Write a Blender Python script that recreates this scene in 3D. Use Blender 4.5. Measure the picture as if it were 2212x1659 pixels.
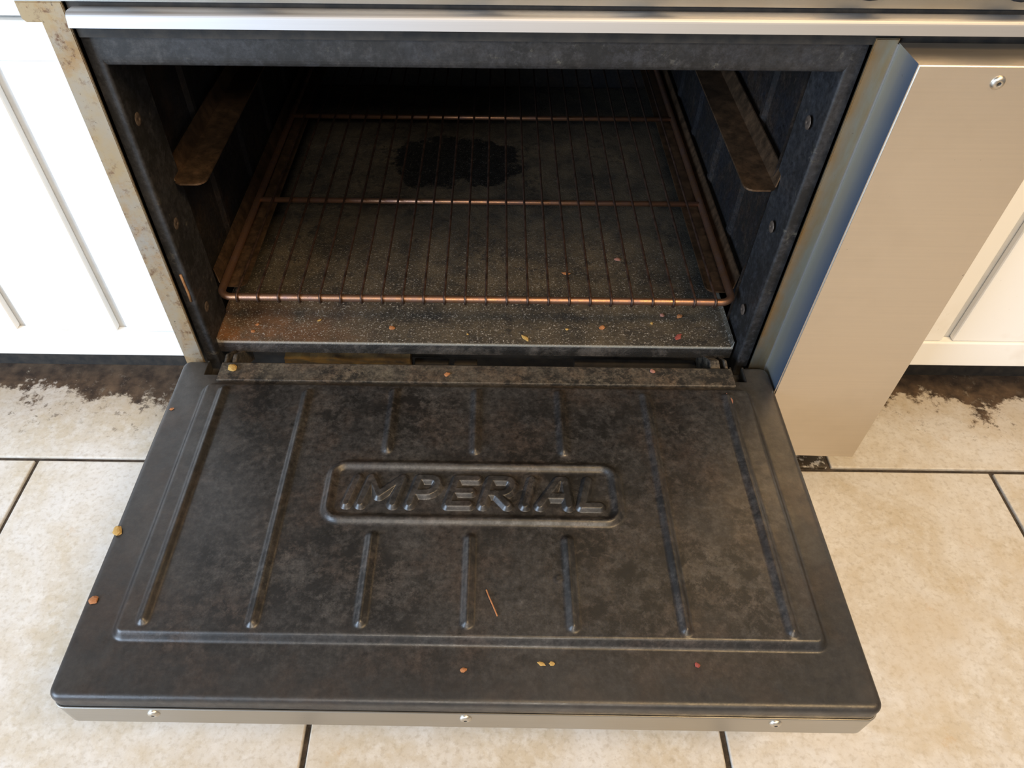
import bpy, bmesh, math, random
import numpy as np
from mathutils import Vector, Matrix, noise as mnoise

# ------------------------------------------------------------------ setup
scene = bpy.context.scene
for o in list(bpy.data.objects):
    bpy.data.objects.remove(o, do_unlink=True)
C = scene.collection
OFF = Vector((0, 0, 0.19))          # local heights are measured from the top of the open door, the floor is 0.19 lower
random.seed(7)

# camera --------------------------------------------------------------
FPX, PITCH, YAW, ROLL, PX = 1568.47, 0.8243, -0.0109, 0.0049, 1047.9
CP = Vector((0.404, -0.670, 0.6769))
cd = bpy.data.cameras.new('camera')
cam = bpy.data.objects.new('camera', cd)
C.objects.link(cam)
cp, sp, cy_, sy_ = math.cos(PITCH), math.sin(PITCH), math.cos(YAW), math.sin(YAW)
fwd = Vector((sy_ * cp, cy_ * cp, -sp)); rgt = Vector((cy_, -sy_, 0)); up = rgt.cross(fwd)
r2 = rgt * math.cos(ROLL) + up * math.sin(ROLL); u2 = -rgt * math.sin(ROLL) + up * math.cos(ROLL)
M = Matrix((r2, u2, -fwd)).transposed().to_4x4()
M.translation = CP + OFF
cam.matrix_world = M
cd.sensor_fit = 'HORIZONTAL'; cd.sensor_width = 36.0; cd.lens = FPX / 2212 * 36.0
cd.shift_x = (1106 - PX) / 2212; cd.clip_start = 0.01
scene.camera = cam

# world and lights -----------------------------------------------------
w = bpy.data.worlds.new('room_light'); scene.world = w; w.use_nodes = True
bg = w.node_tree.nodes['Background']
bg.inputs[0].default_value = (0.95, 0.95, 0.97, 1); bg.inputs[1].default_value = 0.24

def area(name, loc, target, sx, sy, power, col):
    l = bpy.data.lights.new(name, 'AREA'); l.shape = 'RECTANGLE'; l.size = sx; l.size_y = sy
    l.energy = power; l.color = col
    o = bpy.data.objects.new(name, l); C.objects.link(o); o.location = loc
    o.rotation_euler = (Vector(target) - Vector(loc)).to_track_quat('-Z', 'Y').to_euler()
    return o
area('window_daylight', (-1.55, -1.65, 1.05), (0.0, 0.0, 0.25), 1.3, 1.2, 98, (0.60, 0.77, 1.0))
area('ceiling_lamp', (1.5, -1.15, 2.45), (1.1, -0.5, 0.0), 1.2, 0.5, 56, (1.0, 0.69, 0.35))
area('ceiling_lamp', (0.45, -2.9, 2.4), (0.4, 0.2, 0.2), 1.2, 0.4, 50, (1.0, 0.89, 0.74))

vs = scene.view_settings
vs.view_transform = 'Standard'; vs.look = 'None'; vs.exposure = 0.0; vs.gamma = 1.0; vs.use_curve_mapping = False

# ------------------------------------------------------------------ materials
class NT:
    def __init__(s, name):
        s.m = bpy.data.materials.new(name); s.m.use_nodes = True
        s.t = s.m.node_tree; s.b = s.t.nodes['Principled BSDF']
    def n(s, typ, **kw):
        nd = s.t.nodes.new(typ)
        for k, v in kw.items(): setattr(nd, k, v)
        return nd
    def l(s, a, b): s.t.links.new(a, b)
    def val(s, sock, v):
        if hasattr(v, 'links') or isinstance(v, bpy.types.NodeSocket): s.l(v, sock)
        else: sock.default_value = v
    def co(s, kind='Object', scale=None, loc=None):
        if kind == 'World': out = s.n('ShaderNodeNewGeometry').outputs['Position']
        else: out = s.n('ShaderNodeTexCoord').outputs[kind]
        if scale or loc:
            mp = s.n('ShaderNodeMapping'); s.l(out, mp.inputs[0])
            if scale: mp.inputs['Scale'].default_value = scale
            if loc: mp.inputs['Location'].default_value = loc
            out = mp.outputs[0]
        return out
    def noise(s, co, scale, detail=4, rough=0.55, dist=0.0):
        nd = s.n('ShaderNodeTexNoise'); s.l(co, nd.inputs['Vector'])
        nd.inputs['Scale'].default_value = scale; nd.inputs['Detail'].default_value = detail
        nd.inputs['Roughness'].default_value = rough; nd.inputs['Distortion'].default_value = dist
        return nd.outputs[0]
    def voro(s, co, scale):
        nd = s.n('ShaderNodeTexVoronoi'); s.l(co, nd.inputs['Vector']); nd.inputs['Scale'].default_value = scale
        return nd.outputs['Distance']
    def rng(s, v, a, b, c=0.0, d=1.0):
        nd = s.n('ShaderNodeMapRange'); s.l(v, nd.inputs[0])
        for i, x in zip((1, 2, 3, 4), (a, b, c, d)): nd.inputs[i].default_value = x
        return nd.outputs[0]
    def math(s, op, a, b=0.0):
        nd = s.n('ShaderNodeMath', operation=op); s.val(nd.inputs[0], a); s.val(nd.inputs[1], b)
        return nd.outputs[0]
    def mix(s, f, a, b):
        nd = s.n('ShaderNodeMix', data_type='RGBA')
        s.val(nd.inputs[0], f)
        for sk, v in ((nd.inputs[6], a), (nd.inputs[7], b)):
            if isinstance(v, (tuple, list)): sk.default_value = (*v[:3], 1)
            else: s.l(v, sk)
        return nd.outputs[2]
    def sep(s, co):
        nd = s.n('ShaderNodeSeparateXYZ'); s.l(co, nd.inputs[0]); return nd.outputs
    def bump(s, h, strength=0.3, dist=0.002):
        nd = s.n('ShaderNodeBump'); s.l(h, nd.inputs['Height'])
        nd.inputs['Strength'].default_value = strength; nd.inputs['Distance'].default_value = dist
        s.l(nd.outputs[0], s.b.inputs['Normal'])
    def out(s, col, rough=0.5, metal=0.0, spec=None):
        s.val(s.b.inputs['Base Color'], (*col[:3], 1) if isinstance(col, (tuple, list)) else col)
        s.val(s.b.inputs['Roughness'], rough); s.val(s.b.inputs['Metallic'], metal)
        if spec is not None: s.b.inputs['Specular IOR Level'].default_value = spec
        return s.m

def m_floor():
    t = NT('floor_tile_glaze'); co = t.co('World')
    a = t.noise(co, 9, 6, .65, .6); b = t.noise(co, 55, 5, .7); c = t.noise(co, 160, 3, .6)
    col = t.mix(t.rng(a, .38, .62), (.560, .535, .500), (.480, .420, .330))
    col = t.mix(t.rng(b, .46, .66, 0, .55), col, (.63, .61, .575))
    col = t.mix(t.rng(c, .50, .70, 0, .42), col, (.31, .255, .185))
    big = t.noise(t.co('World', loc=(3, 1, 0)), 4.5, 4, .6)
    col = t.mix(t.rng(big, .52, .70, 0, .55), col, (.46, .37, .245))
    col = t.mix(t.rng(t.noise(t.co('World', loc=(7, 3, 1)), 11, 6, .75), .62, .72, 0, .45), col, (.42, .25, .10))
    # greasy dirt built up along the cabinets
    xyz = t.sep(co)
    n1 = t.noise(co, 26, 8, .72); n2 = t.noise(co, 7, 3, .6)
    lim = t.math('ADD', t.math('MULTIPLY', t.math('SUBTRACT', n1, .5), .17), t.math('MULTIPLY', t.math('SUBTRACT', n2, .5), .16))
    d = t.math('ADD', xyz[1], lim)
    dirt = t.rng(d, .095, .108); dirt2 = t.rng(d, .05, .17, 0, .55)
    col = t.mix(dirt2, col, (.40, .29, .17))
    grime = t.mix(t.rng(t.noise(co, 40, 5, .6), .35, .7), (.045, .033, .026), (.14, .095, .062))
    col = t.mix(dirt, col, grime)
    sp = t.noise(co, 60, 6, .75); near = t.rng(xyz[1], -.02, .06)
    spots = t.math('MULTIPLY', t.rng(sp, .57, .62), near)
    col = t.mix(t.math('MULTIPLY', spots, t.rng(n2, .45, .6)), col, (.17, .14, .11))
    # dirt caught at the broken tile corner beside the side panel
    cm = t.math('MULTIPLY', t.math('MULTIPLY', t.rng(xyz[0], .80, .83), t.rng(xyz[0], .9035, .9025)), t.math('MULTIPLY', t.rng(xyz[1], .02, -.005), t.rng(xyz[1], -.0315, -.0305)))
    col = t.mix(t.math('MULTIPLY', cm, t.rng(t.noise(co, 70, 5, .7), .60, .52)), col, (.05, .036, .022))
    t.bump(t.math('ADD', b, t.math('MULTIPLY', a, .4)), .22, .0015)
    return t.out(col, t.rng(b, .3, .7, .30, .5), 0, .4)

def m_grout():
    t = NT('dark_grout'); co = t.co('World'); n = t.noise(co, 90, 5, .7)
    t.bump(n, .6, .003)
    return t.out(t.mix(t.rng(n, .35, .7), (.022, .017, .013), (.075, .055, .04)), .85)

def m_white():
    t = NT('white_painted_wood'); co = t.co()
    n = t.noise(co, 130, 4, .7); n2 = t.noise(co, 14, 3, .6); z = t.sep(co)[2]
    col = t.mix(t.rng(n, .70, .76, 0, .7), (.82, .81, .78), (.33, .28, .22))
    low = t.math('MULTIPLY', t.rng(n2, .52, .68), t.rng(z, .05, -.09, 0, .45))
    col = t.mix(low, col, (.60, .52, .42))
    t.bump(n2, .08, .002)
    return t.out(col, .38)

def m_stainless(name, base=(.72, .65, .56), rough=.42, dirty=.2):
    t = NT(name); co = t.co(scale=(6, 300, 420)); n = t.noise(co, 1.0, 3, .6)
    co2 = t.co(); s = t.noise(co2, 220, 3, .6); bgn = t.noise(co2, 6, 4, .6)
    col = t.mix(t.rng(n, .3, .7), base, tuple(c * .97 for c in base))
    col = t.mix(t.rng(bgn, .45, .75, 0, dirty), col, (.36, .30, .22))
    col = t.mix(t.rng(s, .74, .78, 0, .6), col, (.10, .08, .06))
    return t.out(col, t.rng(n, .2, .8, rough - .02, rough + .03), 1.0)

def m_trim():
    t = NT('stained_galvanised_steel'); c0 = t.co(); z = t.sep(c0)[2]
    big = t.noise(c0, 8, 5, .7); rust = t.noise(c0, 62, 9, .78); fine = t.noise(c0, 210, 4, .7); mid = t.noise(c0, 22, 6, .75)
    col = t.mix(t.rng(big, .36, .58), (.27, .255, .225), (.30, .225, .125))
    col = t.mix(t.rng(mid, .48, .66, 0, .85), col, (.27, .155, .055))
    col = t.mix(t.math('MULTIPLY', t.rng(rust, .53, .60), t.rng(mid, .42, .56, .1, .95)), col, (.10, .042, .018))
    col = t.mix(t.rng(fine, .64, .70, 0, .85), col, (.035, .022, .018))
    t.bump(rust, .1, .001)
    return t.out(col, .5, .45)

def m_tint():
    t = NT('heat_tinted_steel'); c0 = t.co(); x = t.sep(c0)[0]
    n = t.noise(t.co(scale=(1, 1, .25)), 40, 5, .65); n2 = t.noise(c0, 170, 3, .7)
    col = t.mix(t.rng(n, .38, .65), (.37, .36, .30), (.36, .27, .15))
    edge = t.math('MULTIPLY', t.rng(x, .757, .745), t.rng(t.noise(c0, 14, 4, .6), .35, .6))
    col = t.mix(edge, col, (.38, .22, .075))
    col = t.mix(t.rng(n2, .69, .76, 0, .8), col, (.08, .05, .03))
    return t.out(col, t.rng(n, .2, .8, .30, .45), .9)

def m_cover_side():  # blue window reflection painted into the steel, deepening toward the front edge
    t = NT('steel_painted_reflection'); c0 = t.co(); y = t.sep(c0)[1]
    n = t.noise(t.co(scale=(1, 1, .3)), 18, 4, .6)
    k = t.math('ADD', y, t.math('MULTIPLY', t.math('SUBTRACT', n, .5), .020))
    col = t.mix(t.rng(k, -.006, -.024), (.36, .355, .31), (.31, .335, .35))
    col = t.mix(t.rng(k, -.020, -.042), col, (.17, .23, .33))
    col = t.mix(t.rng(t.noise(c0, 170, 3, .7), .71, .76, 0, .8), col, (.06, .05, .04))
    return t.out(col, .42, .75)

def m_enamel(name, base=(.025, .0235, .0225), pale=(.060, .055, .050), brown=(.040, .028, .021), amt=.6, specks=.5, rough=(.28, .48), bumpk=.14, sc=1.0, centre=False, smear=False):
    t = NT(name); co = t.co()
    a = t.noise(co, 8 * sc, 7, .7, .4); d = t.noise(t.co(loc=(5, 2, 7)), 12 * sc, 7, .72)
    b = t.noise(co, 46 * sc, 10, .8, .15); c = t.noise(co, 170 * sc, 5, .75); f = t.noise(t.co(loc=(1, 8, 3)), 120 * sc, 8, .8)
    grain = t.math('MULTIPLY', t.rng(f, .34, .66, .35, 1.75), t.rng(c, .32, .68, .7, 1.3))
    col = t.mix(t.rng(d, .46, .64, 0, amt), base, brown)
    col = t.mix(t.rng(a, .50, .66, 0, amt * .7), col, pale)
    if smear: col = t.mix(t.rng(t.noise(t.co(loc=(9, 1, 4)), 34, 6, .75), .60, .70, 0, .6), col, (.13, .115, .085))
    cm = 1.0
    if centre:      # baked-on residue covers the pressed field, the border was wiped cleaner
        p = t.sep(co); wob = t.math('MULTIPLY', t.math('SUBTRACT', a, .5), .10)
        ax = t.math('ABSOLUTE', t.math('SUBTRACT', p[0], .40)); ay = t.math('ABSOLUTE', t.math('SUBTRACT', p[1], -.20))
        cm = t.math('MULTIPLY', t.rng(t.math('ADD', ax, wob), .36, .28), t.rng(t.math('ADD', ay, wob), .24, .17))
        nz = t.n('ShaderNodeMix', data_type='FLOAT'); t.l(t.math('ADD', t.math('MULTIPLY', cm, .72), .28), nz.inputs[0]); nz.inputs[2].default_value = .95; t.l(grain, nz.inputs[3]); grain = nz.outputs[0]
    mul = t.n('ShaderNodeVectorMath', operation='SCALE'); t.l(col, mul.inputs[0]); t.l(grain, mul.inputs['Scale'])
    blk = t.math('MULTIPLY', t.rng(b, .46, .55), t.rng(t.noise(t.co(loc=(2, 4, 9)), 7 * sc, 5, .65), .40, .54, .12, 1))
    if centre: blk = t.math('MULTIPLY', blk, t.math('ADD', t.math('MULTIPLY', cm, .85), .15))
    col = t.mix(t.math('MULTIPLY', blk, .9), mul.outputs[0], (.007, .0065, .006))
    col = t.mix(t.rng(c, .70, .76, 0, specks), col, (.22, .20, .17))
    t.bump(t.math('ADD', t.math('MULTIPLY', b, .7), t.math('MULTIPLY', c, .8)), bumpk, .0018)
    return t.out(col, t.rng(b, .38, .66, rough[0], rough[1]), 0, .5)

def m_pan():
    t = NT('burnt_oven_floor_steel'); co = t.co(); xyz = t.sep(co)
    a = t.noise(co, 15, 9, .76, .3); b = t.noise(co, 60, 9, .78); g = t.noise(co, 400, 3, .7); r = t.noise(co, 20, 5, .6)
    col = t.mix(t.rng(a, .38, .62), (.030, .027, .023), (.088, .070, .047))
    col = t.mix(t.math('MULTIPLY', t.rng(b, .50, .60, 0, .9), t.rng(t.noise(co, 12, 5, .6), .42, .6, .1, 1)), col, (.014, .012, .011))
    # rust in the front left corner
    lf = t.math('MULTIPLY', t.rng(xyz[0], .26, .05), t.rng(xyz[1], .12, .05))
    col = t.mix(t.math('MULTIPLY', lf, t.rng(r, .30, .60)), col, (.18, .08, .032))
    # charred spill toward the back
    ex = t.math('DIVIDE', t.math('SUBTRACT', xyz[0], .335), .125); ey = t.math('DIVIDE', t.math('SUBTRACT', xyz[1], .49), .085)
    rr = t.math('ADD', t.math('MULTIPLY', ex, ex), t.math('MULTIPLY', ey, ey))
    rr = t.math('ADD', rr, t.math('MULTIPLY', t.math('SUBTRACT', t.noise(co, 16, 6, .7), .5), 3.4))
    col = t.mix(t.rng(rr, 1.0, .8), col, (.006, .006, .006))
    lip = t.rng(xyz[2], -.0006, -.0020); col = t.mix(t.math('MULTIPLY', lip, .92), col, t.mix(t.rng(a, .48, .62), (.012, .011, .010), (.075, .066, .058)))
    lip_glint = t.math('MULTIPLY', t.rng(xyz[1], .0292, .0284), t.rng(xyz[2], -.0022, -.0012)); col = t.mix(t.math('MULTIPLY', lip_glint, .5), col, (.30, .30, .27))  # worn fold of the lip, its bright highlight line painted into the colour
    spk = t.math('MULTIPLY', t.rng(g, .58, .67), t.rng(xyz[1], .30, .08, .15, .85))
    spk = t.math('MULTIPLY', spk, t.rng(xyz[2], -.0020, -.0008))
    col = t.mix(spk, col, (.40, .37, .33))
    t.bump(t.math('ADD', b, g), .55, .002)
    return t.out(col, t.rng(b, .35, .65, .40, .66), 0, .5)

def m_copper(name, c1, c2, rough=.33):
    t = NT(name); co = t.co(); n = t.noise(co, 60, 6, .7); n2 = t.noise(co, 400, 3, .6)
    col = t.mix(t.rng(n, .35, .65), c1, c2)
    col = t.mix(t.rng(n2, .66, .74, 0, .7), col, (.03, .02, .016))
    t.bump(n2, .2, .0006)
    return t.out(col, t.rng(n, .3, .7, rough, rough + .2), .9)

def m_simple(name, c1, c2, scale=60, rough=.5, metal=0.0, bk=.2):
    t = NT(name); n = t.noise(t.co(), scale, 5, .65)
    t.bump(n, bk, .0015)
    return t.out(t.mix(t.rng(n, .35, .65), c1, c2), rough, metal)

FLOOR, GROUT, WHITE = m_floor(), m_grout(), m_white()
STEEL = m_stainless('brushed_stainless_steel')
LEDGE = m_stainless('worn_bright_stainless_steel', (.43, .43, .44), .56, .10)
CONTROL = m_stainless('greasy_stainless_steel', (.50, .485, .45), .40, .6)
SKIN = m_stainless('door_skin_stainless_steel', (.45, .43, .39), .38, .35)
TRIM, TINT = m_trim(), m_tint()
DOOR = m_enamel('burnt_black_door_enamel', centre=True)
FRAME = m_enamel('dark_frame_enamel', (.020, .020, .022), (.034, .033, .033), (.030, .025, .020), .45, .55, (.42, .62), .12, smear=True)
CAVITY = m_enamel('sooty_cavity_enamel', (.011, .011, .013), (.040, .034, .028), (.036, .022, .012), .6, .35, (.35, .6), .25, 1.4)
STRIP = m_enamel('dusty_hinge_strip_metal', (.062, .053, .042), (.115, .100, .074), (.090, .060, .038), .6, .95, (.5, .7), .35, 1.5)
PAN = m_pan()
ROD = m_copper('copper_coloured_oxidised_rod', (.42, .22, .115), (.26, .155, .125))
WIRE = m_copper('dark_oxidised_wire', (.075, .050, .040), (.15, .085, .06), .45)
GUIDE = m_copper('brown_oxidised_guide_steel', (.115, .075, .047), (.20, .12, .068), .45)
RIVET = m_simple('tarnished_rivet', (.17, .125, .095), (.085, .065, .05), 300, .55, .5)
SCREW = m_simple('screw_steel', (.66, .63, .57), (.50, .46, .40), 300, .35, 1.0)
HOLE = m_simple('screw_socket_dark', (.015, .013, .012), (.03, .026, .022), 200, .7)
DARK = m_simple('dark_inner_steel', (.012, .011, .010), (.035, .028, .021), 60, .75)
INSUL = m_simple('scorched_yellow_insulation', (.13, .080, .022), (.05, .032, .016), 45, .9, 0, .8)
KNOB = m_simple('dark_knob_plastic', (.035, .035, .04), (.055, .055, .06), 80, .4)
LEGM = m_simple('leg_steel', (.30, .28, .25), (.18, .16, .14), 40, .5, .8)
CRUMBS = [m_simple('crumb_' + n, a, b, 300, .7, 0, .5) for n, a, b in (
    ('orange', (.46, .20, .07), (.28, .10, .035)), ('golden', (.56, .37, .11), (.36, .20, .05)),
    ('pink', (.42, .20, .15), (.26, .11, .08)), ('red', (.34, .07, .05), (.22, .05, .04)))]
COUNTER = m_simple('worktop_grey', (.42, .40, .37), (.34, .32, .30), 30, .4)
WALL = m_simple('wall_plaster', (.74, .72, .68), (.70, .68, .64), 12, .8)

GROOVE = m_simple('shaded_groove_paint', (.60, .595, .58), (.54, .535, .52), 40, .5, 0, .1)  # grey of the shaded grooves put into the backing board's paint

# ------------------------------------------------------------------ helpers
def props(o, label=None, cat=None, group=None, kind=None):
    for k, v in (('label', label), ('category', cat), ('group', group), ('kind', kind)):
        if v: o[k] = v
    return o

def thing(name, base, label, cat, group=None):
    o = bpy.data.objects.new(name, None); C.objects.link(o)
    o.empty_display_size = .05; o.location = Vector(base) + OFF
    o['_b'] = tuple(base)
    return props(o, label, cat, group)

BASES = {}
def link(name, me, mat, parent=None, smooth=False, label=None):
    """mesh in absolute coordinates -> object under parent (or top level)"""
    if mat is not None and not me.materials: me.materials.append(mat)
    if smooth:
        me.polygons.foreach_set('use_smooth', [True] * len(me.polygons))
    o = bpy.data.objects.new(name, me); C.objects.link(o)
    if parent is None: o.location = OFF
    else:
        o.parent = parent
        if parent.type == 'EMPTY': o.location = -Vector(parent['_b'])
    if label: o['label'] = label
    return o

def mesh(name, v, f):
    me = bpy.data.meshes.new(name); me.from_pydata([tuple(map(float, p)) for p in v], [], f); me.update(); return me

def bm_mesh(name, bm):
    bmesh.ops.recalc_face_normals(bm, faces=bm.faces[:])
    me = bpy.data.meshes.new(name); bm.to_mesh(me); bm.free(); return me

def add_box(bm, x0, x1, y0, y1, z0, z1, bev=0.0, seg=2):
    r = bmesh.ops.create_cube(bm, size=1.0)
    vs_ = r['verts']
    for v in vs_:
        v.co = Vector(((x0 + x1) / 2 + v.co.x * (x1 - x0), (y0 + y1) / 2 + v.co.y * (y1 - y0), (z0 + z1) / 2 + v.co.z * (z1 - z0)))
    if bev > 0:
        es = list({e for v in vs_ for e in v.link_edges})
        bmesh.ops.bevel(bm, geom=es, offset=bev, segments=seg, affect='EDGES', profile=.5)

def boxes(name, lst, mat, parent=None, bev=.0, seg=2, label=None):
    bm = bmesh.new()
    for b in lst: add_box(bm, *b, bev=bev, seg=seg)
    return link(name, bm_mesh(name, bm), mat, parent, False, label)

def tube(bm, pts, r, n=10, closed=False):
    pts = [Vector(p) for p in pts]; N = len(pts); rings = []
    ref = Vector((0.0123, 0.0457, 1)).normalized(); prev = None
    for i in range(N):
        if closed: t = (pts[(i + 1) % N] - pts[i - 1]).normalized()
        elif i == 0: t = (pts[1] - pts[0]).normalized()
        elif i == N - 1: t = (pts[-1] - pts[-2]).normalized()
        else: t = (pts[i + 1] - pts[i - 1]).normalized()
        if prev is None:
            a = ref if abs(t.dot(ref)) < .9 else Vector((1, 0, 0))
            u = t.cross(a).normalized()
        else:
            u = (prev - t * prev.dot(t)).normalized()
        prev = u; v = t.cross(u)
        rings.append([bm.verts.new(pts[i] + (u * math.cos(2 * math.pi * k / n) + v * math.sin(2 * math.pi * k / n)) * r) for k in range(n)])
    m = N if closed else N - 1
    for i in range(m):
        a, b = rings[i], rings[(i + 1) % N]
        for k in range(n): bm.faces.new((a[k], a[(k + 1) % n], b[(k + 1) % n], b[k]))
    if not closed:
        bm.faces.new(rings[0][::-1]); bm.faces.new(rings[-1])

def rrect(x0, x1, y0, y1, r, n=6):
    out = []
    for cx, cy, a0 in ((x1 - r, y1 - r, 0), (x0 + r, y1 - r, 90), (x0 + r, y0 + r, 180), (x1 - r, y0 + r, 270)):
        for k in range(n + 1):
            a = math.radians(a0 + 90 * k / n); out.append((cx + r * math.cos(a), cy + r * math.sin(a)))
    return out

def loft(loops, cap0=False, cap1=False):
    bm = bmesh.new(); R = [[bm.verts.new(p) for p in lp] for lp in loops]
    for a, b in zip(R, R[1:]):
        n = len(a)
        for k in range(n): bm.faces.new((a[k], a[(k + 1) % n], b[(k + 1) % n], b[k]))
    if cap0: bm.faces.new(R[0][::-1])
    if cap1: bm.faces.new(R[-1])
    return bm

def prism_x(bm, prof, x0, x1):
    """prof: list of (y,z) closed outline, extruded along x"""
    a = [bm.verts.new((x0, y, z)) for y, z in prof]; b = [bm.verts.new((x1, y, z)) for y, z in prof]
    n = len(prof)
    for k in range(n): bm.faces.new((a[k], a[(k + 1) % n], b[(k + 1) % n], b[k]))
    bm.faces.new(a[::-1]); bm.faces.new(b)

def screw_mesh(name, r, h, axis):
    """dome head; axis = outward direction"""
    bm = bmesh.new(); n = 18
    prof = [(r, 0), (r * .98, h * .25), (r * .82, h * .7), (r * .5, h * .95), (r * .27, h), (r * .24, h * .6), (0.0001, h * .55)]
    ax = Vector(axis).normalized(); u = ax.orthogonal().normalized(); v = ax.cross(u)
    rings = [[bm.verts.new((u * math.cos(2 * math.pi * k / n) + v * math.sin(2 * math.pi * k / n)) * q + ax * z) for k in range(n)] for q, z in prof]
    for i, (a, b) in enumerate(zip(rings, rings[1:])):
        for k in range(n):
            f = bm.faces.new((a[k], a[(k + 1) % n], b[(k + 1) % n], b[k])); f.smooth = True
            if i >= 4: f.material_index = 1
    f = bm.faces.new(rings[-1]); f.material_index = 1
    return bm_mesh(name, bm)

# ------------------------------------------------------------------ setting
fl = boxes('floor', [(-3.2, 4.2, -4.0, 1.4, -.230, -.1945)], GROUT); fl['kind'] = 'structure'
P = .468; G = .0032
tb = bmesh.new(); add_box(tb, -P / 2 + G, P / 2 - G, -P / 2 + G, P / 2 - G, -.0045, .0045, .0018, 2)
tile_me = bm_mesh('tile', tb); tile_me.materials.append(FLOOR)
for j in range(-6, 3):
    y0 = -.030 + j * P
    x_start = .905 if j == 0 else (.203 if j % 2 else .203)
    if j == 1: x_start = .203
    for i in range(-6, 7):
        x0 = x_start + i * P
        if x0 < -2.4 or x0 > 3.2: continue
        t = bpy.data.objects.new('tile', tile_me); C.objects.link(t); t.parent = fl
        t.location = (x0 + P / 2, y0 + P / 2, -.1945 - .0001 * ((i * 7 + j * 3) % 5)); t.rotation_euler = (0, 0, random.uniform(-.002, .002))
wl = boxes('wall_back', [(-3.2, 4.2, .86, .96, -.19, 2.3)], WALL); wl['kind'] = 'structure'

# ------------------------------------------------------------------ cabinets
def cabinet(xs, x0, x1, grooves, label):
    base = ((x0 + x1) / 2, .10, -.19)
    t = thing('base_cabinet', base, label, 'cabinet')
    boxes('carcass', [(x0 + .004, x1 - .004, .108, .70, -.088, .668)], WHITE, t)
    boxes('toe_kick', [(x0, x1, .165, .185, -.19, -.089)], DARK, t)
    gx = [x0] + grooves + [x1]
    d = boxes('door', [(x0 + .002, x1 - .002, .0995, .1075, -.087, .388)], GROOVE, t)
    dp = d
    for a, b in zip(gx, gx[1:]):
        bm = bmesh.new(); add_box(bm, a + .0075, b - .0075, .0880, .0995, -.0405, .347, .0025, 2)
        o = link('plank', bm_mesh('plank', bm), WHITE, d)
    for z0, z1, nm in ((-.087, -.041, 'bottom_rail'), (.3475, .388, 'top_rail')):
        bm = bmesh.new(); add_box(bm, x0 + .002, x1 - .002, .085, .0995, z0, z1, .002, 2)
        link(nm, bm_mesh(nm, bm), WHITE, d)
    bm = bmesh.new(); add_box(bm, x0 + .002, x1 - .002, .085, .106, .3925, .655, .002, 2)
    link('drawer_front', bm_mesh('drawer_front', bm), WHITE, t)
    w = boxes('worktop', [(x0 - .002, x1 + .002, .05, .84, .669, .709)], COUNTER, None, .003)
    return t, w
cl, wkl = cabinet(0, -.72, -.022, [-.561, -.416, -.271, -.126], 'white painted cabinet left of the range, glaring in the daylight')
cr, wkr = cabinet(0, .935, 1.62, [1.0545, 1.1995, 1.3445, 1.4895], 'white painted cabinet right of the range, cream in warm light')
props(wkl, 'grey worktop on the white cabinet left of the range', 'worktop')
props(wkr, 'grey worktop on the white cabinet right of the range', 'worktop')

# ------------------------------------------------------------------ range
rg = thing('gas_range', (.457, .35, -.19), 'stainless steel gas range with its sooty black oven door hanging open', 'range')
XL1, XR0, XR1, XP1 = .0242, .7443, .7654, .914
FY = .012                                   # recessed plane of the black oven frame
# shell of the range
boxes('side_panel', [(.0, .0016, .002, .80, -.115, .66)], STEEL, rg)
boxes('side_panel', [(XP1 - .0016, XP1, .002, .80, -.115, .66)], STEEL, rg)
boxes('back_panel', [(.002, .912, .795, .80, -.115, .66)], STEEL, rg)
boxes('base_panel', [(.002, .912, .10, .795, -.118, -.112)], DARK, rg)
boxes('cooktop', [(-.016, .930, .0, .80, .66, .70)], STEEL, rg, .004)
lm = bmesh.new(); bmesh.ops.create_cone(lm, cap_ends=True, segments=20, radius1=.019, radius2=.024, depth=.072)
leg_me = bm_mesh('leg', lm); leg_me.materials.append(LEGM)
for lx, ly in ((.06, .15), (.85, .15), (.06, .74), (.85, .74)):
    o = bpy.data.objects.new('leg', leg_me); C.objects.link(o); o.parent = rg
    o.location = Vector((lx, ly, -.154)) - Vector(rg['_b'])

# left trim strip with a folded edge
def sheet(name, outline, y0, y1, mat, bev=.0008, label=None):
    bm = bmesh.new(); a = [bm.verts.new((x, y0, z)) for x, z in outline]; f = bm.faces.new(a)
    r = bmesh.ops.extrude_face_region(bm, geom=[f])
    for v in r['geom']:
        if isinstance(v, bmesh.types.BMVert): v.co.y = y1
    es = [e for e in bm.edges if all(abs(v.co.y - y0) < 1e-6 for v in e.verts)]
    bmesh.ops.bevel(bm, geom=es, offset=bev, segments=2, affect='EDGES')
    return link(name, bm_mesh(name, bm), mat, rg, False, label)
sheet('trim_strip', [(0, -.06), (XL1, -.06), (XL1, .4370), (-.0168, .4370), (-.0168, .4225), (-.0138, .4192), (0, .4192)], 0, .003, TRIM, label='rust-spotted left trim strip')
sheet('trim_strip', [(XR0, -.06), (XR1, -.06), (XR1, .412), (XR0, .412)], 0, .003, TINT, label='heat-tinted golden right trim strip')
sheet('control_panel', [(-.0168, .4372), (.930, .4372), (.930, .659), (-.0168, .659)], 0, .012, CONTROL)
boxes('gap_shadow_sheet', [(.026, .912, .0045, .012, .405, .4372)], DARK, rg)  # dark sheet added behind the gap above the ledge, as its shadow line
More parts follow.
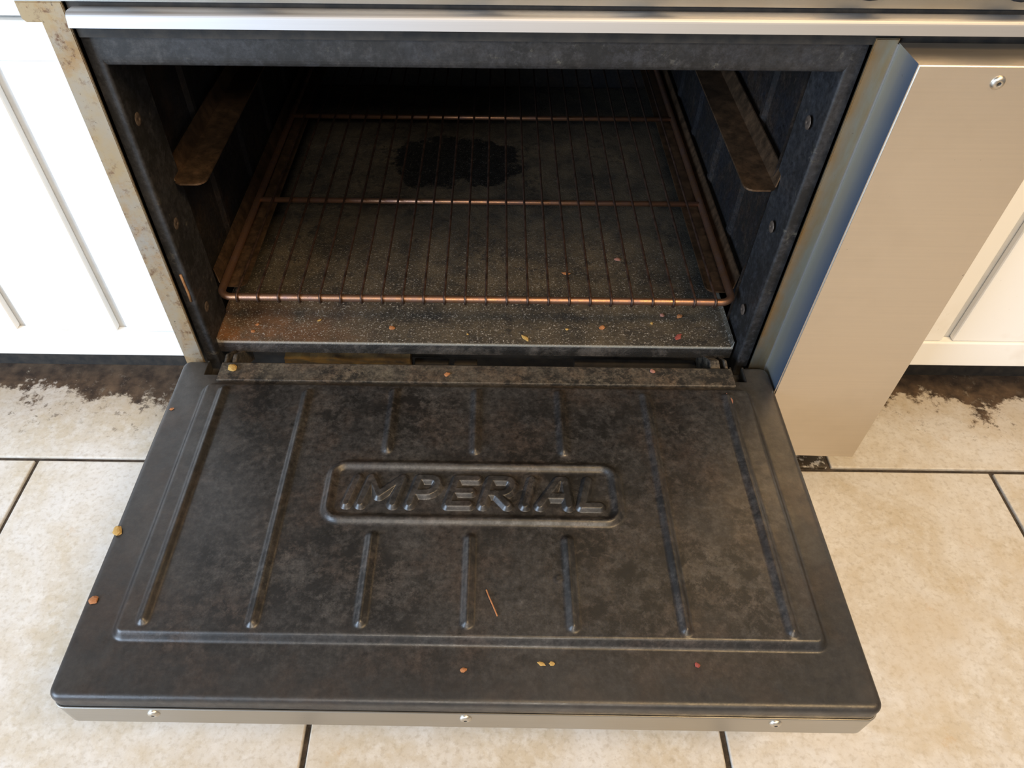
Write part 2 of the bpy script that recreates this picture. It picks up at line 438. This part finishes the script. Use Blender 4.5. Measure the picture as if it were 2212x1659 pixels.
# knobs
kb = loft([[(r_ * math.cos(2 * math.pi * k / 28), y_, r_ * math.sin(2 * math.pi * k / 28)) for k in range(28)] for r_, y_ in ((.030, 0), (.030, -.003), (.026, -.005), (.023, -.006), (.022, -.022), (.019, -.025))], False, True)
knob_me = bm_mesh('knob', kb); knob_me.materials.append(KNOB); knob_me.polygons.foreach_set('use_smooth', [True] * len(knob_me.polygons))
for kx in (.085, .202, .399, .542, .724, .853):
    o = bpy.data.objects.new('knob', knob_me); C.objects.link(o); o.parent = rg
    o.location = Vector((kx, 0, .4745)) - Vector(rg['_b'])
# front ledge (bullnose strip)
prof = [(-.001, .4338), (-.010, .4345)]
for k in range(7):
    a = math.radians(90 - 78 * k / 6); prof.append((-.0125 - .0055 * math.cos(a), .4290 + .0055 * math.sin(a)))
prof += [(-.0200, .4226), (-.0186, .4223), (-.001, .4270)]
bm = bmesh.new(); prism_x(bm, prof, .0335, .930)
o = link('front_ledge', bm_mesh('front_ledge', bm), LEDGE, rg)

# side panel beside the door (boxed cover)
YP, ZT, ZB = -.046, .409, -.140
bm = bmesh.new()
v = [bm.verts.new(p) for p in ((XR1, YP, ZB + .004), (XP1, YP, ZB), (XP1, YP, ZT), (XR1, YP, ZT), (XR1, -.0005, ZB + .004), (XP1, -.0005, ZB), (XP1, -.0005, ZT), (XR1, -.0005, ZT))]
for q in ((0, 1, 2, 3), (4, 0, 3, 7), (1, 5, 6, 2), (3, 2, 6, 7), (0, 4, 5, 1)): bm.faces.new([v[i] for i in q])
es = [e for e in bm.edges if all(abs(x.co.y - YP) < 1e-6 for x in e.verts)]
bmesh.ops.bevel(bm, geom=es, offset=.0016, segments=3, affect='EDGES')
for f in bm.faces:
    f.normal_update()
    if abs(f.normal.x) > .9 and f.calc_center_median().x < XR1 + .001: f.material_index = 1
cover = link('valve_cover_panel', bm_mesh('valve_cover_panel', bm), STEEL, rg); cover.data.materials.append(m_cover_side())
sme = screw_mesh('screw', .0062, .0032, (0, -1, 0)); sme.materials.append(SCREW); sme.materials.append(HOLE)
o = bpy.data.objects.new('screw', sme); C.objects.link(o); o.parent = cover; o.location = (.839, YP, .3945)

boxes('seam_flange', [(XR1 - .0014, XR1 - .0001, -.0018, -.0001, -.06, .408)], LEDGE, rg)
# black frame around the oven mouth: profile swept along an inverted U
def sweep_u(name, xl, xr, zt, zb, prof, mat):
    """prof: list of (inset, y). inset grows toward the opening"""
    bm = bmesh.new(); rows = []
    for ins, y in prof:
        rows.append([bm.verts.new(p) for p in ((xl + ins, y, zb), (xl + ins, y, zt - ins * TK), (xr - ins, y, zt - ins * TK), (xr - ins, y, zb))])
    for a, b in zip(rows, rows[1:]):
        for k in range(3): bm.faces.new((a[k], a[k + 1], b[k + 1], b[k]))
    return link(name, bm_mesh(name, bm), mat, rg, False)
TK = 2.79
XA, XB = XL1 + .0005, XR0 - .0005
def arc_prof(w, y0, r, y_end):
    p = [(-.0, y0 + .003), (0, y0)]
    for k in range(6):
        a = math.radians(90 * k / 5); p.append((w - r + r * math.sin(a), y0 + r - r * math.cos(a)))
    p.append((w, y_end)); return p
fr = sweep_u('oven_frame', XA - .002, XB + .002, .417, -.07, arc_prof(.0148, FY, .0032, .080), FRAME)
boxes('frame_sill', [(.026, .742, .072, .090, -.07, -.046)], DARK, rg)

# cavity
XCL, XCR, YB, ZC = .024, .742, .786, .386
def wall(name, pts, f):
    return link(name, mesh(name, pts, f), CAVITY, rg)
def side_wall(sgn):
    xi, xo = (.0375, XCL) if sgn < 0 else (.7275, XCR)
    bm = bmesh.new(); ys = [(xi, .0805), (xo, .084), (xo, YB)]
    zs = [-.06, ZC]
    # shallow vertical swages pressed into the sheet
    rows = [(xi, .0805), (xo, .0845)]
    for yc in (.20, .34, .48, .62):
        s = -sgn * .004
        rows += [(xo, yc - .012), (xo + s, yc - .004), (xo + s, yc + .004), (xo, yc + .012)]
    rows.append((xo, YB))
    a = [bm.verts.new((x, y, zs[0])) for x, y in rows]; b = [bm.verts.new((x, y, zs[1])) for x, y in rows]
    for k in range(len(rows) - 1): bm.faces.new((a[k], a[k + 1], b[k + 1], b[k]))
    return link('side_lining', bm_mesh('side_lining', bm), CAVITY, rg)
side_wall(-1); side_wall(1)
boxes('back_lining', [(XCL, XCR, YB, YB + .006, -.06, ZC), (.06, .706, YB - .004, YB, .10, .30)], CAVITY, rg, .001)
boxes('roof_lining', [(XCL, XCR, .03, YB, ZC, ZC + .006)], CAVITY, rg)
# rivets on both flanges
rme = screw_mesh('rivet', .0072, .0011, (1, 0, 0)); rme.materials.append(RIVET); rme.materials.append(RIVET)
for sx, xx in ((1, .0372), (-1, .7273)):
    for zz in (.312, .184, .057):
        o = bpy.data.objects.new('rivet', rme); C.objects.link(o); o.parent = rg
        o.location = Vector((xx, .033 if sx > 0 else .040, zz)) - Vector(rg['_b']); o.scale = (sx, 1, 1)

# rack guides: angle section with rounded nose
def guide(sgn, z, y0, y1, wd, label=None):
    xw = .0385 if sgn < 0 else .7265; d = 1 if sgn < 0 else -1
    out = [(0, y1), (wd, y1), (wd, y0 + .012)]
    for k in range(1, 6):
        a = math.radians(90 * k / 5); out.append((wd - .012 + .012 * math.cos(a), y0 + .012 - .012 * math.sin(a)))
    out += [(.006, y0), (0, y0 + .004)]
    bm = bmesh.new(); f = bm.faces.new([bm.verts.new((xw + d * x, y, z)) for x, y in out])
    r = bmesh.ops.extrude_face_region(bm, geom=[f])
    for v_ in r['geom']:
        if isinstance(v_, bmesh.types.BMVert): v_.co.z -= .0022
    # upright leg of the angle leaning against the lining
    q = [bm.verts.new(p) for p in ((xw, y0 + .006, z), (xw, y1, z), (xw - d * .006, y1, z + .017), (xw - d * .006, y0 + .014, z + .017))]
    q2 = [bm.verts.new(p.co + Vector((-d * .0016, 0, .0))) for p in q]
    for k in range(4): bm.faces.new((q[k], q[(k + 1) % 4], q2[(k + 1) % 4], q2[k]))
    bm.faces.new(q); bm.faces.new(q2[::-1])
    return link('rack_guide', bm_mesh('rack_guide', bm), GUIDE, rg)
for s_ in (-1, 1):
    guide(s_, .221, .058, .77, .035)
    guide(s_, .0505, .083, .77, .036)

# oven floor pan with folded front lip and raised sides
bm = bmesh.new()
NX, NY = 90, 70; X0, X1, Y0, Y1 = .041, .724, .0275, .78
rows = []
for j in range(-3, NY + 1):
    row = []
    for i in range(-2, NX + 3):
        u_ = min(max(i / NX, 0), 1); x = X0 + (X1 - X0) * u_
        jj = max(j, 0); y = Y0 + (Y1 - Y0) * (jj / NY) ** 1.15
        z = .001 + .0014 * mnoise.noise(Vector((x * 14, y * 14, 1))) * min(1, (jj / 3.0))
        if i < 0: x = X0 - (.003, .0042)[-i - 1]; z = .004 + (.0, .006)[-i - 1]
        if i > NX: x = X1 + (.0015, .0022)[i - NX - 1]; z = .004 + (.0, .006)[i - NX - 1]
        if j < 0:
            y = Y0 - (.0008, .0012, .0004)[-j - 1]; z = min(z, .001) - (.0010, .010, .0195)[-j - 1]
        row.append(bm.verts.new((x, y, z)))
    rows.append(row)
for a, b in zip(rows, rows[1:]):
    for k in range(len(a) - 1):
        f = bm.faces.new((a[k], a[k + 1], b[k + 1], b[k]))
link('oven_floor', bm_mesh('oven_floor', bm), PAN, rg)
# what shows in the gap below the pan
boxes('burner_box_panel', [(.03, .74, .095, .10, -.11, -.02)], DARK, rg)
bm = bmesh.new(); add_box(bm, .118, .292, .034, .060, -.078, -.038)
bmesh.ops.subdivide_edges(bm, edges=bm.edges[:], cuts=14, use_grid_fill=True)
for v_ in bm.verts:
    q = v_.co.copy(); v_.co += Vector((0, .003 * mnoise.noise(q * 90), .004 * mnoise.noise(q * 60 + Vector((3, 0, 0)))))
link('insulation_strip', bm_mesh('insulation_strip', bm), INSUL, rg)
for gb in ((.52, .69, .040, .050, -.078, -.046), (.297, .345, .040, .052, -.078, -.050), (.352, .385, .036, .048, -.078, -.047)):
    boxes('gap_bracket', [gb], DARK, rg, .002)

# ------------------------------------------------------------------ oven door
DX0, DX1, DY0, DY1 = .0032, .7638, -.4385, -.0075
HP = .0088                                       # height of the pressed plateau
def sm(d, w):                                    # smooth step 1 inside -> 0 outside
    t = np.clip(d / w + .5, 0, 1); return t * t * (3 - 2 * t)
def seg_d(X, Y, ax, ay, bx, by):
    dx, dy = bx - ax, by - ay; L = dx * dx + dy * dy
    t = np.clip(((X - ax) * dx + (Y - ay) * dy) / max(L, 1e-12), 0, 1)
    return np.hypot(X - ax - t * dx, Y - ay - t * dy)
def box_sdf(X, Y, x0, x1, y0, y1, r):
    qx = np.abs(X - (x0 + x1) / 2) - (x1 - x0) / 2 + r; qy = np.abs(Y - (y0 + y1) / 2) - (y1 - y0) / 2 + r
    return np.hypot(np.maximum(qx, 0), np.maximum(qy, 0)) + np.minimum(np.maximum(qx, qy), 0) - r
RIBS = [(0.0727, -0.0677, -0.3669), (0.1779, -0.0716, -0.3679), (0.2855, -0.0677, -0.1575), (0.2816, -0.2721, -0.3659), (0.3867, -0.0677, -0.1575), (0.3843, -0.2731, -0.3649), (0.4889, -0.0677, -0.1575), (0.4864, -0.2741, -0.3669), (0.5941, -0.0697, -0.3688), (0.6953, -0.0697, -0.3688)]
def ridge(d, w):
    x = np.clip(d / w, 0, 1); e = .05
    return (math.sqrt(1 + e) - np.sqrt(x * x + e)) / (math.sqrt(1 + e) - math.sqrt(e))
def door_h(X, Y):
    d = -box_sdf(X, Y, .0462, .7262, -.3812, -.0535, .009)
    z = HP * sm(d, .0090)
    for x, ya, yb in RIBS:
        dd = seg_d(X, Y, x, ya, x, yb)
        z = z + .0052 * ridge(dd, .0066)
    rim = np.abs(box_sdf(X, Y, 0.2287, 0.5437, -0.2508, -0.1798, .015))
    z = z + .0050 * ridge(rim, .0068)
    bb = np.abs(np.hypot(X - 0.4751, Y + 0.3175) - .0025)
    z = z + .0012 * np.where(bb < .0018, 1 - bb / .0018, 0)
    z = z + .0003 * np.sin(X * 23 + 1) * np.sin(Y * 31)
    return z
def edge_lines(a, b, step):
    e = [0, .0003, .0009, .0018, .0030, .0045, .0062, .0080]
    n = int((b - a - .016) / step)
    return np.array([a + q for q in e] + list(np.linspace(a + .008, b - .008, n + 1)[1:-1]) + [b - q for q in e[::-1]])
gx = edge_lines(DX0, DX1, .00165); gy = edge_lines(DY0, DY1, .00165)
GX, GY = np.meshgrid(gx, gy)
RC = .011
# pull the corners in to a plan radius
cxn = np.clip(GX, DX0 + RC, DX1 - RC); cyn = np.clip(GY, DY0 + RC, DY1 - RC)
vx, vy = GX - cxn, GY - cyn
mx = np.maximum(np.abs(vx), np.abs(vy)); hy = np.hypot(vx, vy)
corner = (np.abs(vx) > 0) & (np.abs(vy) > 0)
k_ = np.where(corner, mx / np.maximum(hy, 1e-9), 1.0)
HX, HY = cxn + vx * k_, cyn + vy * k_
dist = -box_sdf(HX, HY, DX0, DX1, DY0, DY1, RC)
RE = .0065
te = np.clip(1 - dist / RE, 0, 1)
HZ = door_h(HX, HY) - RE * (1 - np.sqrt(np.maximum(1 - te * te, 0)))
ny_, nx_ = HX.shape
verts = np.stack([HX, HY, HZ], -1).reshape(-1, 3).tolist()
faces = []
def in_slot(x, y):
    return (.0365 < x < .0535 and y > -.0345) or (.7165 < x < .7305 and y > -.0350)
for j in range(ny_ - 1):
    yc = (gy[j] + gy[j + 1]) / 2
    for i in range(nx_ - 1):
        if yc > -.036 and in_slot((gx[i] + gx[i + 1]) / 2, yc): continue
        a = j * nx_ + i; faces.append((a, a + 1, a + nx_ + 1, a + nx_))
# skirt
per = [i for i in range(nx_)] + [j * nx_ + nx_ - 1 for j in range(1, ny_)] + [(ny_ - 1) * nx_ + i for i in range(nx_ - 2, -1, -1)] + [j * nx_ for j in range(ny_ - 2, 0, -1)]
prev_ring = per
for zz in (-.0125, -.0180):
    ring = []
    for q in per:
        p = verts[q]; verts.append([p[0], p[1], zz]); ring.append(len(verts) - 1)
    for k in range(len(per)):
        k2 = (k + 1) % len(per); pm = verts[per[k]]
        if in_slot((verts[per[k]][0] + verts[per[k2]][0]) / 2, pm[1]): continue
        faces.append((prev_ring[k2], prev_ring[k], ring[k], ring[k2]))
    prev_ring = ring
dme = bpy.data.meshes.new('oven_door'); dme.from_pydata(verts, [], faces); dme.update(); dme.validate()
door = link('oven_door', dme, DOOR, rg, True, 'open black oven door with pressed ribs and a raised name plate')

# slot linings, stainless skin, screws, hinge strip
boxes('hinge_slot', [(.0345, .0365, -.036, -.008, -.018, -.001), (.0535, .0555, -.036, -.012, -.018, -.001), (.0345, .0555, -.0365, -.0345, -.018, -.001), (.034, .056, -.036, -.006, -.0185, -.0175)], DARK, door)
boxes('hinge_slot', [(.7145, .7165, -.037, -.008, -.018, -.001), (.7305, .7325, -.037, -.008, -.018, -.001), (.7145, .7325, -.037, -.035, -.018, -.001), (.714, .733, -.037, -.006, -.0185, -.0175)], DARK, door)
sk = []
for ins, z in ((.022, -.0565), (.004, -.0565), (.0012, -.0555), (.0, -.0535), (0, -.0192), (.0005, -.0186), (.0014, -.0186), (.0018, -.0195), (.0030, -.0240)):
    sk.append([(x, y, z) for x, y in rrect(DX0 - .0010 + ins, DX1 + .0010 - ins, DY0 - .0018 + ins, DY1 - ins, max(.012 - ins, .003), 8)])
skm = bm_mesh('door_skin', loft(sk, True, False))
o = link('door_skin', skm, SKIN, door, False, 'stainless steel outer skin')
for sx_ in (.0945, .3848, .6715):
    o = bpy.data.objects.new('screw', sme.copy()); C.objects.link(o); o.parent = door
    o.location = (sx_, DY0 - .0018, -.0285); o.scale = (.95, .9, .95)
bm = bmesh.new()
prism_x(bm, [(-.0455, .0005), (-.0455, .0030), (-.0445, .0036), (-.0150, .0030), (-.0132, .0018), (-.0125, -.004), (-.0125, -.015), (-.0140, -.015), (-.0140, .0005)], .0560, .7140)
o = link('hinge_strip', bm_mesh('hinge_strip', bm), STRIP, door, False, 'dusty brown strip along the hinge edge')
# hinge arms joining door and range
def arm(x, w, hx):
    bm = bmesh.new(); prof = [(-.018, -.013), (-.010, -.003), (.004, .000), (.030, -.018), (.050, -.040), (.050, -.056), (.022, -.040), (0, -.016)]
    prism_x(bm, prof, x, x + w)
    bmesh.ops.bevel(bm, geom=bm.edges[:], offset=.001, segments=1, affect='EDGES')
    return link('hinge_arm', bm_mesh('hinge_arm', bm), STRIP, rg)
arm(.0650, .0055, 0); arm(.0545, .004, 0); arm(.6905, .013, 0); arm(.7095, .004, 0)

# raised letters
LH, LR, YBOT, SHEAR = .0336, .0030, -0.2321, .26
def arcp(cx, cy, rx, ry, a0, a1, n=9):
    return [(cx + rx * math.cos(math.radians(a0 + (a1 - a0) * k / n)), cy + ry * math.sin(math.radians(a0 + (a1 - a0) * k / n))) for k in range(n + 1)]
def letter_strokes(ch, w):
    bowl = [(0, 1)] + [(x, y) for x, y in arcp(w - .0095, .71, .0095, .29, 90, -90)] + [(0, .42)]
    return {'I': [[(0, 0), (0, 1)]],
            'M': [[(0, 0), (0, 1), (w * .46, .34), (w, 1), (w, 0)]],
            'P': [[(0, 0), (0, 1)], bowl],
            'E': [[(w, 1), (0, 1), (0, 0), (w, 0)], [(0, .5), (w * .88, .5)]],
            'R': [[(0, 0), (0, 1)], bowl, [(w * .42, .42), (w * 1.02, 0)]],
            'A': [[(0, 0), (w * .42, 1), (w * .62, 1), (w, 0)], [(w * .18, .34), (w * .88, .34)]],
            'L': [[(0, 1), (0, 0), (w, 0)]]}[ch]
for ch, xl, w in (('I', 0.249, 0.0), ('M', 0.2643, 0.0351), ('P', 0.3176, 0.0232), ('E', 0.3596, 0.0227), ('R', 0.3971, 0.0262), ('I', 0.443, 0.0), ('A', 0.4593, 0.0311), ('L', 0.5047, 0.0193)):
    st = letter_strokes(ch, w)
    segs = []
    for pl in st:
        q = [(xl + x + SHEAR * y * LH, YBOT + y * LH) for x, y in pl]
        segs += list(zip(q, q[1:]))
    xs = [p[0] for s_ in segs for p in s_]; x0, x1 = min(xs) - .008, max(xs) + .008
    ys0, ys1 = YBOT - .008, YBOT + LH + .008; h = .00062
    lx = np.arange(x0, x1, h); ly = np.arange(ys0, ys1, h)
    LX, LY = np.meshgrid(lx, ly); D = np.full(LX.shape, 1.0)
    for (a, b) in segs: D = np.minimum(D, seg_d(LX, LY, a[0], a[1], b[0], b[1]))
    WS = .0046
    S = 1 - np.clip((D - LR) / WS, 0, 1); S = S * .75 + .25 * S * S * (3 - 2 * S)
    Z = door_h(LX, LY) - .0003 + .0050 * S
    keep = D < LR + WS + h
    idx = -np.ones(LX.shape, int); idx[keep] = np.arange(keep.sum())
    vv = np.stack([LX[keep], LY[keep], Z[keep]], -1)
    q = (idx[:-1, :-1] >= 0) & (idx[1:, :-1] >= 0) & (idx[:-1, 1:] >= 0) & (idx[1:, 1:] >= 0)
    ff = np.stack([idx[:-1, :-1][q], idx[:-1, 1:][q], idx[1:, 1:][q], idx[1:, :-1][q]], -1)
    me = bpy.data.meshes.new('letter'); me.from_pydata(vv.tolist(), [], ff.tolist()); me.update()
    link('letter', me, DOOR, door, True, 'raised letter %s of the pressed name' % ch)

# ------------------------------------------------------------------ rack
rk = thing('oven_rack', (.382, .36, .0505), 'copper-brown wire oven rack lying in the open oven', 'oven rack')
RZ = .0575; RX0, RX1, RY0, RY1 = .0435, .7225, .0525, .768; RR = .0049
bm = bmesh.new()
tube(bm, [(x, y, RZ) for x, y in rrect(RX0 + RR, RX1 - RR, RY0, RY1, .016, 6)], RR, 12, True)
link('frame_rod', bm_mesh('frame_rod', bm), ROD, rk, True)
cme = None
for yy in (.278, .541):
    bm = bmesh.new(); tube(bm, [(RX0 + .008, yy, RZ), (.38, yy, RZ), (RX1 - .008, yy, RZ)], .0040, 12)
    link('cross_rod', bm_mesh('cross_rod', bm), ROD, rk, True)
bm = bmesh.new(); rw = .0017
pts = []
for k in range(7):
    a = math.radians(-100 + 190 * k / 6 + 0); pts.append((0, RY0 - (RR + rw * .7) * math.cos(math.radians(-75 + 165 * k / 6)), RZ + (RR + rw * .7) * math.sin(math.radians(-75 + 165 * k / 6))))
pts += [(0, RY0 + .03, RZ + RR + rw * .6), (0, .28, RZ + RR + rw * .6), (0, .54, RZ + RR + rw * .6), (0, RY1, RZ + RR + rw * .6)]
tube(bm, pts, rw, 7)
wme = bm_mesh('wire', bm); wme.materials.append(WIRE); wme.polygons.foreach_set('use_smooth', [True] * len(wme.polygons))
for i in range(24):
    o = bpy.data.objects.new('wire', wme); C.objects.link(o); o.parent = rk
    o.location = Vector((.0730 + (.694 - .073) * i / 23, 0, 0)) - Vector(rk['_b']); o.rotation_euler = (0, 0, random.uniform(-.0015, .0015))

# ------------------------------------------------------------------ crumbs
def crumb_mesh(seed, elong=1.0):
    rnd = random.Random(seed); bm = bmesh.new(); bmesh.ops.create_icosphere(bm, subdivisions=2, radius=1.0)
    for v_ in bm.verts:
        k = 1 + .45 * mnoise.noise(v_.co * 1.3 + Vector((seed * 3.1, seed, 0)))
        v_.co = Vector((v_.co.x * elong * k, v_.co.y * k, v_.co.z * .45 * k))
    return bm_mesh('food_crumb', bm)
cms = [crumb_mesh(i, (1.0, 1.5, 2.2, 1.2)[i % 4]) for i in range(8)]
cr_list = [
    (.269, .056, 'pan', 0, .0040, 'orange flake on the oven floor before the rack, left of the middle'),
    (.555, .062, 'pan', 0, .0034, 'round orange crumb on the oven floor right of the middle, before the rack'),
    (.450, .039, 'pan', 1, .0030, 'golden crumb right behind the front lip of the oven floor, near its middle'),
    (.507, .058, 'pan', 1, .0020, 'tiny golden crumb between a golden and a round orange one before the rack'),
    (.641, .089, 'pan', 2, .0034, 'pinkish curled crumb on the oven floor just below the right of the rack'),
    (.665, .087, 'pan', 0, .0033, 'orange crumb just right of the pinkish curl before the rack'),
    (.656, .045, 'pan', 3, .0034, 'dark red crumb on the oven floor near its right front corner'),
    (.624, .072, 'pan', 1, .0020, 'tiny golden crumb just left of the pinkish curl before the rack'),
    (.084, .060, 'pan', 0, .0026, 'farther of two orange crumbs on the rusty left corner of the oven floor'),
    (.081, .046, 'pan', 0, .0026, 'nearer of two orange crumbs on the rusty left corner of the oven floor'),
    (.167, .070, 'pan', 1, .0016, 'tiny pale crumb right of the rusty left corner of the oven floor'),
    (.372, .046, 'pan', 1, .0014, 'tiny pale crumb at the middle of the oven floor, behind its lip'),
    (.268, .123, 'under', 0, .0026, 'orange crumb under the front rod of the rack, left of the middle'),
    (.593, .213, 'under', 2, .0034, 'pinkish crumb under the right part of the rack'),
    (.513, .178, 'under', 0, .0030, 'orange crumb under the rack, right of the middle'),
    (.348, -.032, 'strip', 0, .0032, 'orange crumb on the middle of the dusty hinge strip of the door'),
    (.612, -.022, 'strip', 2, .0034, 'pinkish crumb toward the right end of the dusty hinge strip'),
    (.072, -.026, 'strip', 1, .0052, 'bright yellow flake on the left end of the hinge strip'),
    (.697, -.075, 'rib', 2, .0042, 'orange-pink curl on the door beside the top of its rightmost rib'),
    (.0085, -.265, 'door', 1, .0050, 'golden flake stuck on the left edge of the open door'),
    (.0125, -.344, 'door', 0, .0046, 'orange-brown flake on the left edge of the open door, nearer the front'),
    (.382, -.407, 'door', 0, .0022, 'tiny orange crumb on the middle of the door front border'),
    (.455, -.400, 'door', 1, .0018, 'left of two pale yellow specks on the door front border'),
    (.465, -.400, 'door', 1, .0022, 'right of two pale yellow specks on the door front border'),
    (.601, -.399, 'door', 3, .0025, 'round red speck on the right of the door front border'),
    (.013, -.093, 'door', 0, .0020, 'tiny orange crumb on the door left border near the hinge')]
for n, (x, y, wh, mi, s, lab) in enumerate(cr_list):
    me = cms[n % 8].copy(); me.materials.append(CRUMBS[mi])
    o = bpy.data.objects.new('food_crumb', me); C.objects.link(o)
    z = {'pan': .0012, 'under': .0012, 'strip': .0036, 'rib': HP, 'door': 0.0}[wh]
    o.location = Vector((x, y, z + s * .30)) + OFF; o.scale = (s, s, s); o.rotation_euler = (0, 0, random.uniform(0, 6.28))
    props(o, lab, 'crumb', 'food crumbs and flakes')
# thin burnt strand lying on the door and a grease run on the left of the black frame
bm = bmesh.new(); tube(bm, [(.4025, -.331, HP + .0012), (.405, -.338, HP + .0016), (.409, -.347, HP + .0010), (.4135, -.358, HP + .0008)], .0007, 6)
bmesh.ops.translate(bm, verts=bm.verts[:], vec=(-.407, .345, -HP))
o = bpy.data.objects.new('food_strand', bm_mesh('food_strand', bm)); o.data.materials.append(CRUMBS[0]); C.objects.link(o)
o.location = Vector((.407, -.345, HP)) + OFF
props(o, 'thin orange burnt strand on the door right of its middle front rib', 'crumb', 'food crumbs and flakes')
bm = bmesh.new(); tube(bm, [(.0305, .0118, .126), (.0310, .0116, .112), (.0315, .0117, .098), (.0312, .0115, .084)], .0016, 8)
link('grease_run', bm_mesh('grease_run', bm), m_simple('dried_grease', (.34, .19, .08), (.22, .10, .05), 200, .6), rg, True, 'orange-brown grease run on the left of the black frame')

for o in bpy.data.objects:
    if '_b' in o: del o['_b']
